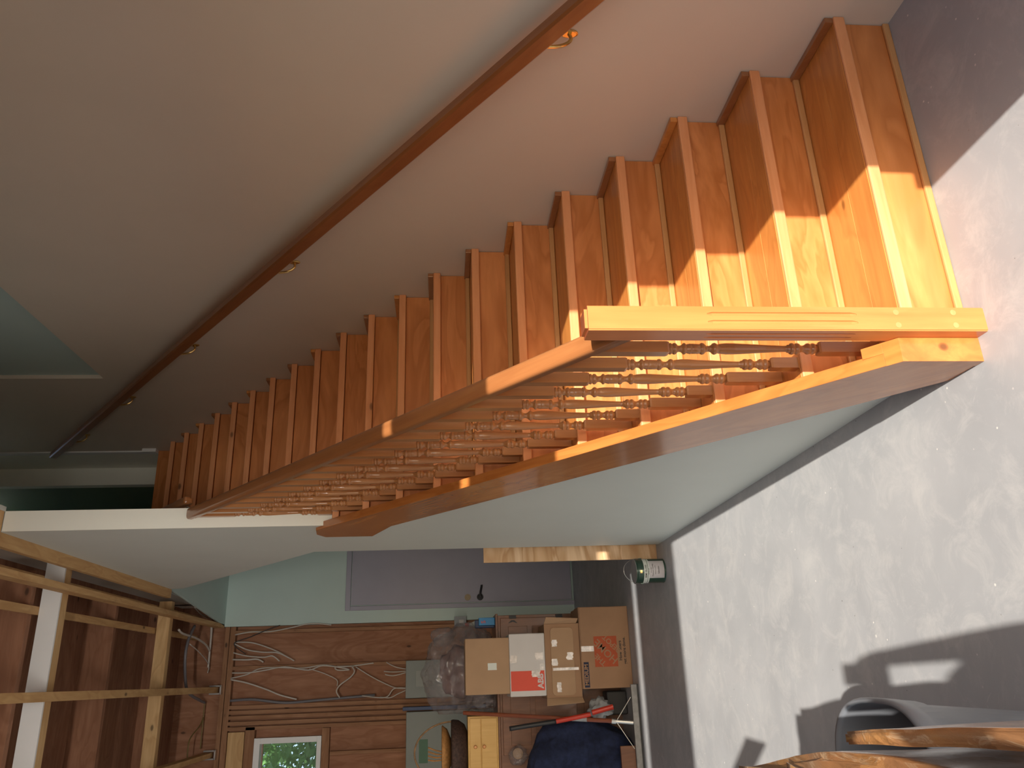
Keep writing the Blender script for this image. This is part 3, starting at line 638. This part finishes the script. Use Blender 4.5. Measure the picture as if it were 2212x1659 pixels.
blob('bag_contents', 'cream2', bg_, (-1.88, 5.17, 1.30), (.20, .11, .17), .25, 1.8, 9, 4, fn=bagclamp)
blob('bag_neck', 'bag', bg_, (-1.60, 5.12, 1.44), (.075, .06, .10), .35, 1.6, 5, 4)
blob('bag_corner', 'bag', bg_, (-1.62, 5.08, 1.16), (.07, .08, .12), .35, 1.9, 8, 4, fn=lambda q_: (q_.x, q_.y, max(q_.z, 1.008)))
blob('bag_tail', 'bag', bg_, (-2.11, 5.06, 1.12), (.10, .08, .12), .4, 1.8, 15, 4, fn=lambda q_: (max(q_.x, -2.21), q_.y, max(q_.z, 1.008)))
# items at the cabinet corner
t_ = thing('spray_bottle', 'white bottle with a red cap poking up beside the bag', 'bottle', (-1.503, 5.22, 1.006))
MB().lathe([(0, .03), (.16, .03), (.19, .016), (.21, .013)], (-1.503, 5.22, 1.006), 16).build('bottle_body', 'canwhite', t_)
MB().lathe([(.211, .017), (.245, .015)], (-1.503, 5.22, 1.006), 16).build('cap', 'redp', t_)
t_ = thing('blue_packet', 'bright blue packet with red lettering at the cabinet corner', 'box', (-1.48, 5.06, 1.006))
MB().box(-1.525, -1.462, 5.04, 5.10, 1.006, 1.14).build('packet', 'bluep', t_, bevel=.004)
text('lettering', 'S', .05, 'redp', t_, planar(-1.497, 1.10, 5.0385), .001)
t_ = MB().box(-1.54, -1.475, 5.12, 5.165, 1.006, 1.17).build('navy_carton', 'navyp', bevel=.004); tag(t_, 'small dark blue carton behind the bright blue packet', 'box')
t_ = thing('outlet_box', 'grey electrical outlet box on the far wall under the green drywall edge', 'outlet', (-1.37, 7.05, 1.2))
MB().box(-1.40, -1.30, 7.03, 7.0985, 1.19, 1.32).build('outlet_body', 'cloth', t_, bevel=.004)
MB().box(-1.375, -1.335, 7.024, 7.0298, 1.22, 1.27).build('socket', 'whitebox', t_, bevel=.003)
# small yellow cupboard
yc = thing('yellow_cupboard', 'small yellow pine cupboard with two round knobs on top of the cabinet', 'cupboard', (-2.42, 5.1, 1.006))
MB().box(-2.82, -2.222, 4.93, 5.25, 1.006, 1.247).build('body', 'yellow', yc, bevel=.004)
for z0, z1, kz in ((1.145, 1.232, 1.19), (1.018, 1.140, 1.121)):
    d_ = MB().box(-2.80, -2.237, 4.92, 4.9298, z0, z1).build('drawer' if z0 > 1.1 else 'door', 'yellow', yc, bevel=.003)
    MB().lathe([(0, .006), (.008, .008), (.016, .015), (.022, .011)], (0, 0, 0), 16)
    kb = MB(); kb.loft([[(-2.443 + r_ * math.cos(a), 4.92 - d0, kz + r_ * math.sin(a)) for a in [2 * math.pi * j / 16 for j in range(16)]] for d0, r_ in ((0, .006), (.01, .008), (.018, .014), (.024, .010))]).build('knob', 'tread', d_)
bk = thing('wicker_basket', 'dark round wicker basket with a thin hoop handle on the yellow cupboard', 'basket', (-2.50, 5.1, 1.248))
bm_ = MB().lathe([(0, .15), (.02, .20), (.07, .235), (.115, .24), (.13, .235), (.12, .215), (.07, .21), (.03, .17)], (-2.485, 5.10, 1.248), 40); bm_.build('basket_body', 'wicker', bk, smooth=True)
pts = [(-2.485 + .225 * math.cos(math.pi * i / 14), 5.10, 1.36 + .31 * math.sin(math.pi * i / 14)) for i in range(15)]
MB().tube(pts, .007, 8).build('handle', 'twig', bk, smooth=True)
cr = MB()
for i in range(4): cr.tube([(-2.46 - .022 * i, 5.02, 1.40), (-2.47 - .022 * i, 5.0, 1.47 + .01 * i), (-2.44 - .03 * i, 5.02, 1.56)], .006, 6)
tag(cr.build('straw_bundle', 'straw', smooth=True), 'loose bundle of straw coloured reeds standing up out of the straw bowl', 'reeds')
t_ = MB().lathe([(0, .10), (.03, .17), (.07, .20), (.075, .19), (.04, .15), (.02, .08)], (-2.485, 5.10, 1.379), 32).build('straw_bowl', 'straw', smooth=True); tag(t_, 'shallow golden straw bowl resting across the rim of the basket', 'bowl')
# ------------------------------------------------------------------ electrical panels
p1 = thing('electrical_panel', 'upper right grey breaker panel on the far wall, fed by white cables', 'electrical panel', (-1.92, 7.05, 1.3))
MB().box(-2.107, -1.737, 6.97, 7.098, 1.15, 1.833).build('panel_box', 'panel', p1, bevel=.004)
MB().box(-2.0, -1.84, 6.962, 6.9698, 1.60, 1.73).build('panel_door', 'panel2', p1, bevel=.002)
p2 = thing('electrical_panel', 'large grey electrical panel with a green label behind the basket', 'electrical panel', (-2.6, 7.05, 1.0))
MB().box(-3.0, -2.237, 6.95, 7.098, .9, 1.822).build('panel_box', 'panel', p2, bevel=.004)
MB().box(-2.72, -2.50, 6.946, 6.9498, 1.60, 1.69).build('label_plate', 'pgreen', p2)
MB().box(-3.0, -2.4, 6.944, 6.9498, 1.30, 1.315).build('panel_seam', 'black', p2)
t_ = MB().box(-2.225, -2.19, 6.96, 7.098, 1.0, 1.86).build('blue_conduit_cover', 'navyp', bevel=.003); tag(t_, 'narrow dark blue board standing between the two panels', 'board')
# ------------------------------------------------------------------ cables (pixel-traced on the far wall)
def on_wall(u, v, y=7.07):
    d = rx * ((u - 1106) / F_PX) + dn * ((v - 829.5) / F_PX) + fw; t2 = (y - CAM.y) / d.y; return CAM + d * t2
NC = [0]
def cable(pts, r, mat, label, y=7.075):
    NC[0] += 1; y = 7.085 - .02 * (NC[0] % 5)
    o = MB().tube([on_wall(u, v, y - .008 * (i % 2)) for i, (u, v) in enumerate(pts)], r, 6).build('cable', mat, smooth=True)
    tag(o, label, 'cable', 'cables on the far framing')
C5 = lambda *a: [(450 + x / 3.614, 1150 + y_ / 3.614) for x, y_ in a]
cable(C5((210, 800), (330, 778), (480, 775), (640, 745), (800, 712), (960, 722)), .007, 'cable', 'white cable sweeping up to the green drywall edge')
cable(C5((205, 858), (330, 860), (440, 890), (560, 940), (670, 1003)), .007, 'cable', 'white cable arcing out of the top plate and ending lowest of the upper bay tails')
cable(C5((205, 870), (300, 915), (420, 935), (540, 940), (640, 985)), .007, 'cable', 'white cable dipping then running beside the longest tail in the upper bay')
cable(C5((195, 940), (300, 965), (430, 975), (500, 965), (555, 1005)), .007, 'cable', 'white cable tail with a small hooked end in the upper bay')
cable(C5((190, 993), (300, 995), (380, 990), (430, 1013)), .009, 'cable', 'shortest thick white cable tail in the upper bay')
cable(C5((175, 1140), (300, 1110), (400, 1065), (540, 1055), (740, 1060), (900, 1035), (1050, 1050), (1290, 1020)), .007, 'cable', 'white cable running along the stud between the two bays', 7.05)
cable(C5((185, 1098), (320, 1095), (450, 1075), (600, 1050), (780, 1075), (900, 1040), (1100, 1070), (1010, 1075), (1000, 1050), (1140, 1045)), .007, 'cable', 'white cable looping beside the stud between the two bays', 7.04)
cable(C5((175, 1150), (300, 1175), (450, 1225), (560, 1270), (690, 1303)), .008, 'cable', 'single white cable slanting across the lower bay')
cable(C5((1120, 1045), (1140, 1085), (1110, 1130), (1030, 1190), (1000, 1240), (1025, 1290)), .007, 'cable', 'white cable curling in an S down the lower bay')
cable(C5((1150, 1050), (1280, 1130), (1400, 1190), (1470, 1215), (1550, 1220)), .006, 'cable', 'grey white cable slanting to the breaker panel')
cable(C5((1390, 1015), (1460, 1050), (1555, 1070)), .006, 'cable', 'uppermost cable entering the breaker panel')
cable(C5((1370, 1085), (1450, 1090), (1555, 1082)), .006, 'cable', 'second cable entering the breaker panel')
cable(C5((1380, 1110), (1450, 1118), (1555, 1090)), .006, 'cable', 'third cable entering the breaker panel, sagging most')
cable(C5((1200, 1275), (1330, 1290), (1400, 1280), (1450, 1220), (1550, 1215)), .006, 'cable', 'cable rising from the stud cluster to the breaker panel')
cable(C5((1340, 1285), (1420, 1290), (1480, 1260), (1550, 1230)), .006, 'cable', 'lowest cable entering the breaker panel')
cable(C5((790, 1065), (900, 1100), (1000, 1150), (1005, 1200)), .005, 'cable', 'thin dim cable hanging behind the S shaped one')
cable(C5((170, 1315), (350, 1305), (600, 1330), (850, 1310), (1300, 1270)), .014, 'gcable', 'thick grey cable along the top of the stud cluster', 7.06)
cable(C5((290, 950), (200, 870), (320, 820), (450, 765), (560, 725)), .005, 'blackp', 'thin black cable crossing the upper bay corner')
# cables in the ceiling corner
def cc(pts, r, mat, label):
    out = []
    for u, v in pts:
        d = rx * ((u - 1106) / F_PX) + dn * ((v - 829.5) / F_PX) + fw; t2 = (3.88 - CAM.z) / d.z; out.append(CAM + d * t2)
    out = [Vector((p.x, min(p.y, 7.06), p.z)) for p in out]
    tag(MB().tube(out, r, 6).build('cable', mat, smooth=True), label, 'cable', 'cables in the ceiling corner')
C1 = lambda *a: [(x / 3.614, 1200 + y_ / 3.614) for x, y_ in a]
cc(C1((1395, 580), (1430, 610), (1520, 640), (1600, 690), (1680, 750)), .011, 'cable', 'pair of white cable tails arching in the ceiling corner')
cc(C1((1650, 555), (1660, 640), (1690, 730), (1705, 880)), .011, 'cable', 'straight white cable nearest the wall plate in the ceiling corner')
cc(C1((1670, 560), (1700, 640), (1740, 720)), .011, 'cable', 'short white cable tail at the wall plate corner')
cc(C1((1600, 440), (1650, 500)), .007, 'cable', 'white cable stub above the nearest joist')
cc(C1((1520, 405), (1560, 450), (1620, 490)), .007, 'cable', 'double white cable above the nearest joist close to the drywall')
cc(C1((1480, 690), (1560, 760), (1650, 850), (1700, 920)), .006, 'cable', 'thin pale cable slanting across the ceiling corner')
cc(C1((1520, 550), (1470, 660), (1445, 800), (1450, 1000), (1480, 1080), (1560, 1130), (1680, 1140)), .014, 'gcable', 'fat grey cable hanging in a long loop through the middle joist')
cc(C1((1690, 1130), (1640, 1260), (1600, 1500)), .006, 'ycable', 'thin yellow cable dropping to the window side joist')
cc(C1((1680, 1250), (1560, 1330), (1480, 1440), (1460, 1600)), .006, 'ycable', 'thin yellow cable arching over the window side joist')
# ------------------------------------------------------------------ tools and cloths by the boxes
br = thing('floor_squeegee', 'wide metal floor squeegee with a red brown pole leaning on the cabinet', 'squeegee', (-2.28, 4.28, FZ))
hd = MB().box(-2.75, -2.02, 4.335, 4.362, FZ + .012, .045).build('head', 'dullsteel', br, bevel=.004)
MB().box(-2.75, -2.02, 4.344, 4.354, FZ, FZ + .012).build('rubber_blade', 'blackp', hd)
MB().tube([(-2.285, 4.35, .045), (-2.272, 4.37, .17)], .016, 12, False).tube([(-2.272, 4.37, .17), (-2.268, 4.375, .20)], .02, 12, False).build('socket', 'steel', br)
MB().tube([(-2.272, 4.37, .16), (-2.19, 4.86, 1.28)], .0155, 14, False).build('pole', 'pole', br, smooth=False)
MB().tube([(-2.2568, 4.461, .368), (-2.2488, 4.508, .476)], .0165, 14, False).build('sticker', 'cloth', br)
MB().tube([(-2.272, 4.36, .17), (-2.46, 4.35, .05)], .003, 6, False).tube([(-2.272, 4.36, .17), (-2.11, 4.35, .05)], .003, 6, False).build('brace', 'steel', br)
lp = thing('loppers', 'long black and red handled loppers lying across the navy blanket', 'loppers', (-2.25, 4.48, .3))
MB().tube([(-2.30, 4.50, .95), (-2.28, 4.49, .78), (-2.262, 4.48, .60)], .017, 10).build('handle', 'blackp', lp, smooth=True)
MB().tube([(-2.262, 4.48, .60), (-2.222, 4.46, .34)], .017, 12, False).build('grip', 'redp', lp)
MB().tube([(-2.21, 4.45, .33), (-2.175, 4.44, .17)], .019, 12, False).build('grip', 'redp', lp)
def bl(q_):
    f = .018 * math.sin(q_.x * 38 + q_.z * 9) + .012 * math.sin(q_.z * 30)
    return (min(q_.x, -2.27), max(min(q_.y + f, 4.93), 4.41), max(q_.z, FZ + .002))
t_ = blob('navy_blanket', 'blanket', None, (-2.62, 4.72, .38), (.36, .24, .46), .22, 1.2, 4, 5, fn=bl)
tag(t_, 'heaped dark navy blanket behind the squeegee pole', 'blanket')
t_ = blob('grey_cloth', 'cloth', None, (-2.19, 4.62, .235), (.075, .08, .085), .5, 2.1, 6, 4, fn=lambda q_: (max(q_.x, -2.262), min(q_.y, 4.75), q_.z)); tag(t_, 'small pale grey cloth wedged beside the red grips', 'cloth')
t_ = MB().box(-2.66, -2.44, 4.372, 4.398, FZ, .15).build('wooden_board', 'cabwood', bevel=.004); tag(t_, 'short brown board standing in front of the navy blanket', 'board')
t_ = MB().box(-2.245, -2.07, 4.76, 4.93, FZ, .15).build('dark_toolbox', 'blackp', bevel=.01); tag(t_, 'black toolbox in the dark beside the grey cloth', 'box')
t_ = thing('tape_roll', 'roll of tape wrapped in clear plastic by the cabinet door', 'tape roll', (-2.50, 4.55, .86))
MB().tube([(-2.50, 4.93, .86), (-2.50, 4.88, .86)], .04, 20, False).build('roll', 'card2', t_)
blob('wrapping', 'bag', t_, (-2.51, 4.88, .86), (.075, .045, .075), .3, 2, 2, 3)
# ------------------------------------------------------------------ near left corner: bin and cartons
def superring(cx, cy, rx_, ry_, z, n=48, e=2.9):
    out = []
    for j in range(n):
        a = 2 * math.pi * j / n; c, s = math.cos(a), math.sin(a)
        out.append((cx + rx_ * math.copysign(abs(c) ** (2 / e), c), cy + ry_ * math.copysign(abs(s) ** (2 / e), s), z))
    return out
bn = thing('grey_bin', 'open grey blue plastic bin on the floor beside the taped cartons', 'bin', (-2.235, -.05, FZ))
BX, BY, BR = -2.232, -.05, .217; HB = .50
rings = [superring(BX, BY, BR * s, BR * s, z) for z, s in ((FZ, .74), (.02, .76), (.42, .93), (.425, .965), (.455, .968), (.46, .985), (HB - .008, 1.0), (HB, .985), (HB, .955), (HB - .012, .94), (.42, .915), (.03, .74))]
MB().loft(rings).build('bin_body', 'bin', bn, smooth=False, bevel=0)
for p in bpy.data.objects['bin_body'].data.polygons: p.use_smooth = len(p.vertices) == 4
blob('bin_liner', 'binin', bn, (BX, BY, .20), (.16, .16, .10), .3, 1.6, 2, 4, fn=lambda q_: (q_.x, q_.y, min(max(q_.z, .04), .34)))
def crumple(mb, name, mat, parent, amp=.006, fr=7, cuts=14, bev=.01):
    o = mb.build(name, mat, parent); me = o.data; bm = bmesh.new(); bm.from_mesh(me)
    bmesh.ops.bevel(bm, geom=list(bm.edges), offset=bev, segments=2, affect='EDGES')
    for _ in range(5):
        es = [e for e in bm.edges if e.calc_length() > .05]
        if es: bmesh.ops.subdivide_edges(bm, edges=es, cuts=1, use_grid_fill=True)
    bmesh.ops.triangulate(bm, faces=[f for f in bm.faces if len(f.verts) > 4])
    for v in bm.verts:
        w = v.co + ORG[o]; k_ = 1 if w.z > .06 else 0
        d = Vector((noise.noise(w * fr), noise.noise(w * fr + Vector((9, 1, 2))), noise.noise(w * fr + Vector((3, 7, 5)))))
        r_ = 1 - abs(noise.noise(w * fr * 2.2)) * 2
        v.co += (d * amp + Vector((0, 0, r_ * amp * .5))) * k_
    bm.to_mesh(me); bm.free()
    for p in me.polygons: p.use_smooth = True
    return o
tc = thing('taped_carton', 'tall brown carton wrapped in shiny tape at the near left corner', 'box', (-2.5, -.75, FZ))
h0 = .90
base = [(-2.040, -1.22), (-2.063, -.64), (-2.112, -.30), (-2.75, -.275), (-2.72, -1.2)]
def carton_sheet():
    mb = MB(); mb.loft([[(x, y, FZ + .001) for x, y in base], [(x, y, h0) for x, y in base]])
    return crumple(mb, 'carton', 'cardn', tc, .010, 5)
carton_sheet()
def strip(p0, p1, w, name, mat, zf, amp=.007, seed=0):
    m2 = MB(); n = 22; k = 5; rows = []
    p0 = Vector((*p0, 0)); p1 = Vector((*p1, 0)); d = (p1 - p0).normalized(); sd_ = Vector((-d.y, d.x, 0))
    for i in range(n + 1):
        c = p0 + (p1 - p0) * i / n
        for j in range(k):
            q_ = c + sd_ * (j / (k - 1) - .5) * w; m2.v.append((q_.x, q_.y, zf + amp * noise.noise(q_ * 22 + Vector((seed, 0, 0))) ))
    for i in range(n):
        for j in range(k - 1): m2.f.append((i * k + j, i * k + j + 1, (i + 1) * k + j + 1, (i + 1) * k + j))
    o_ = m2.build(name, mat, tc, smooth=True); sm = o_.modifiers.new('s', 'SOLIDIFY'); sm.thickness = .001
strip((-2.13, -.34), (-2.62, -.30), .075, 'tape', 'tapen', h0 + .018, seed=1)
strip((-2.085, -.60), (-2.66, -.55), .075, 'tape', 'tapen', h0 + .018, seed=2)
strip((-2.14, -.36), (-2.09, -1.15), .07, 'tape', 'tapen', h0 + .020, seed=3)
strip((-2.12, -.9), (-2.66, -.86), .075, 'tape', 'tapen', h0 + .018, seed=4)
fc = MB().loft([[(-2.000, -1.24, FZ), (-2.022, -1.24, FZ), (-2.046, -.70, FZ), (-2.030, -.70, FZ)], [(-2.000, -1.24, .885), (-2.022, -1.24, .885), (-2.046, -.70, .885), (-2.030, -.70, .885)]])
t_ = crumple(fc, 'folded_cardboard', 'cardn', None, .004, 8, 10, .003); tag(t_, 'folded crumpled cardboard sheet standing against the taped carton', 'cardboard')
tl = thing('shadow_carton', 'unseen tall carton shape with a bent flap, added to cast a slanted floor shadow', 'box', (-3.1, -1.0, FZ))  # unseen shape added only for the shadow its flap throws
MB().box(-3.4, -2.78, -1.15, -.85, FZ, 1.95).build('carton', 'cardn', tl, bevel=.006)
MB().loft([[(-2.78, y, 1.95), (-2.78, y, 1.83), (-2.262, y, 1.42), (-2.252, y, 1.545)] for y in (-.95, -.942)]).build('flap', 'cardn', tl)
# ------------------------------------------------------------------ photographer (casts the shadow on the floor)
ph = thing('person', 'person in dark shirt and jeans standing outside holding up a phone', 'person', (-2.16, -2.3, FZ - .02))
def skin_fig(name, mat, parent, V, E, rad, root=0, sub=2):
    org = ORG[parent]; me = bpy.data.meshes.new(name); me.from_pydata([tuple(Vector(v) - org) for v in V], E, []); me.update()
    o = bpy.data.objects.new(name, me); COL.objects.link(o); o.parent = parent; me.materials.append(M[mat])
    o.modifiers.new('skin', 'SKIN'); sm = o.modifiers.new('sub', 'SUBSURF'); sm.levels = sub; sm.render_levels = sub
    me.skin_vertices if False else None
    for i, r in enumerate(rad):
        me.skin_vertices[0].data[i].radius = (r, r) if isinstance(r, (int, float)) else r
        me.skin_vertices[0].data[i].use_root = (i == root)
    ORG[o] = org; return o
PX, PY = -2.17, -2.28
def person():
    V = []; E = []; Rr = []
    def add(p, r, par=None):
        V.append(p); Rr.append(r)
        if par is not None: E.append((par, len(V) - 1))
        return len(V) - 1
    pel = add((PX, PY, .86), (.15, .11)); ab = add((PX, PY, 1.00), (.135, .10), pel); ch = add((PX, PY, 1.20), (.16, .11), ab); nb = add((PX, PY, 1.345), (.07, .07), ch)
    nk = add((PX, PY + .015, 1.40), .05, nb); hd_ = add((PX, PY + .03, 1.50), (.075, .09), nk); tp = add((PX, PY + .02, 1.60), (.07, .085), hd_)
    for s in (1, -1):
        sh_ = add((PX + s * .165, PY, 1.29), .062, ch)
        if s == 1:
            el = add((PX + .275, PY + .06, 1.10), .048, sh_); wr_ = add((-1.925, -1.98, 1.33), .030, el); hn = add((-1.935, -1.90, 1.37), .026, wr_)
        else:
            el = add((PX - .20, PY + .16, 1.10), .048, sh_); wr_ = add((-2.06, -1.97, 1.31), .030, el); hn = add((-2.035, -1.90, 1.35), .026, wr_)
        sx = 1 if s == 1 else -1
        xe = -1.937 if s == 1 else -2.018
        for q_ in range(4):
            a = add((xe + sx * .010, -1.868, 1.325 + .021 * q_), .009, hn); b2 = add((xe - sx * .004, -1.842, 1.328 + .020 * q_), .008, a); add((xe - sx * .022 * (.7 + .1 * q_), -1.842, 1.330 + .020 * q_), .007, b2)
        a = add((xe + sx * .004, -1.885, 1.39), .010, hn); add((xe - sx * .02, -1.872, 1.395), .009, a)
        hip = add((PX + s * .09, PY, .80), .095, pel); kn = add((PX + s * .11, PY + .01, .45), .062, hip); an = add((PX + s * .12, PY - .02, .08), .042, kn); add((PX + s * .13, PY + .12, .02), .038, an)
    skin_fig('body', 'skin', ph, V, E, Rr, 0, 2)
    # clothing follows the body
    Vs = [(PX, PY, .84), (PX, PY, 1.00), (PX, PY, 1.20), (PX, PY, 1.33), (PX + .168, PY, 1.29), (PX + .25, PY + .045, 1.15), (PX - .168, PY, 1.29), (PX - .195, PY + .12, 1.15)]
    skin_fig('shirt', 'shirt', ph, Vs, [(0, 1), (1, 2), (2, 3), (2, 4), (4, 5), (2, 6), (6, 7)], [(.165, .125), (.15, .115), (.175, .125), (.08, .08), .075, .062, .075, .062])
    Vj = [(PX, PY, .87), (PX + .09, PY, .79), (PX + .11, PY + .01, .45), (PX + .12, PY - .02, .10), (PX - .09, PY, .79), (PX - .11, PY + .01, .45), (PX - .12, PY - .02, .10)]
    skin_fig('jeans', 'jeans', ph, Vj, [(0, 1), (1, 2), (2, 3), (0, 4), (4, 5), (5, 6)], [(.16, .12), .105, .075, .06, .105, .075, .06])
    blob('hair', 'hair', ph, (PX, PY + .005, 1.585), (.086, .10, .075), .08, 3, 1, 3)
    f = MB().loft([[(PX + r * math.cos(a), PY + .105 + d, 1.505 + r * math.sin(a)) for a in [2 * math.pi * j / 8 for j in range(8)]] for d, r in ((0, .014), (.015, .009), (.022, .004))]); f.build('nose', 'skin', ph)
    for s in (1, -1): blob('eye', 'white', ph, (PX + s * .03, PY + .108, 1.53), (.012, .008, .008), 0, 1, 0, 2); blob('ear', 'skin', ph, (PX + s * .078, PY + .02, 1.51), (.012, .022, .03), 0, 1, 0, 2)
person()
t_ = MB().box(-2.016, -1.940, -1.866, -1.857, 1.300, 1.458).build('phone', 'blackp', bevel=.004); tag(t_, 'black phone held upright in both hands of the person', 'phone')
# ------------------------------------------------------------------ foliage behind the far window
fo = thing('leafy_shrub', 'green leafy shrub seen outside through the small far window', 'shrub', (-3.0, 9.2, FZ))
lf = MB()
for i in range(15000):
    c = Vector((random.uniform(-4.8, -2.0), random.uniform(8.5, 10.4), random.uniform(1.6, 5.0)))
    a = Vector((random.gauss(0, 1), random.gauss(0, 1), random.gauss(0, .6))).normalized(); b_ = a.cross(Vector((random.gauss(0, 1), random.gauss(0, 1), random.gauss(0, 1)))).normalized()
    l, w = random.uniform(.05, .10), random.uniform(.02, .04)
    lf.add([c - a * l, c + b_ * w, c + a * l, c - b_ * w], [(0, 1, 2, 3)])
lf.build('foliage', 'leaf', fo)
MB().tube([(-3.1, 9.3, FZ), (-3.0, 9.25, 1.5), (-3.1, 9.2, 3.2), (-3.3, 9.2, 4.2)], [.07, .06, .05, .02], 8).build('trunk', 'twig', fo)
struct(MB().box(-12, 6, 7.4, 20, FZ - .2, FZ - .02), 'floor_yard', 'leaf')
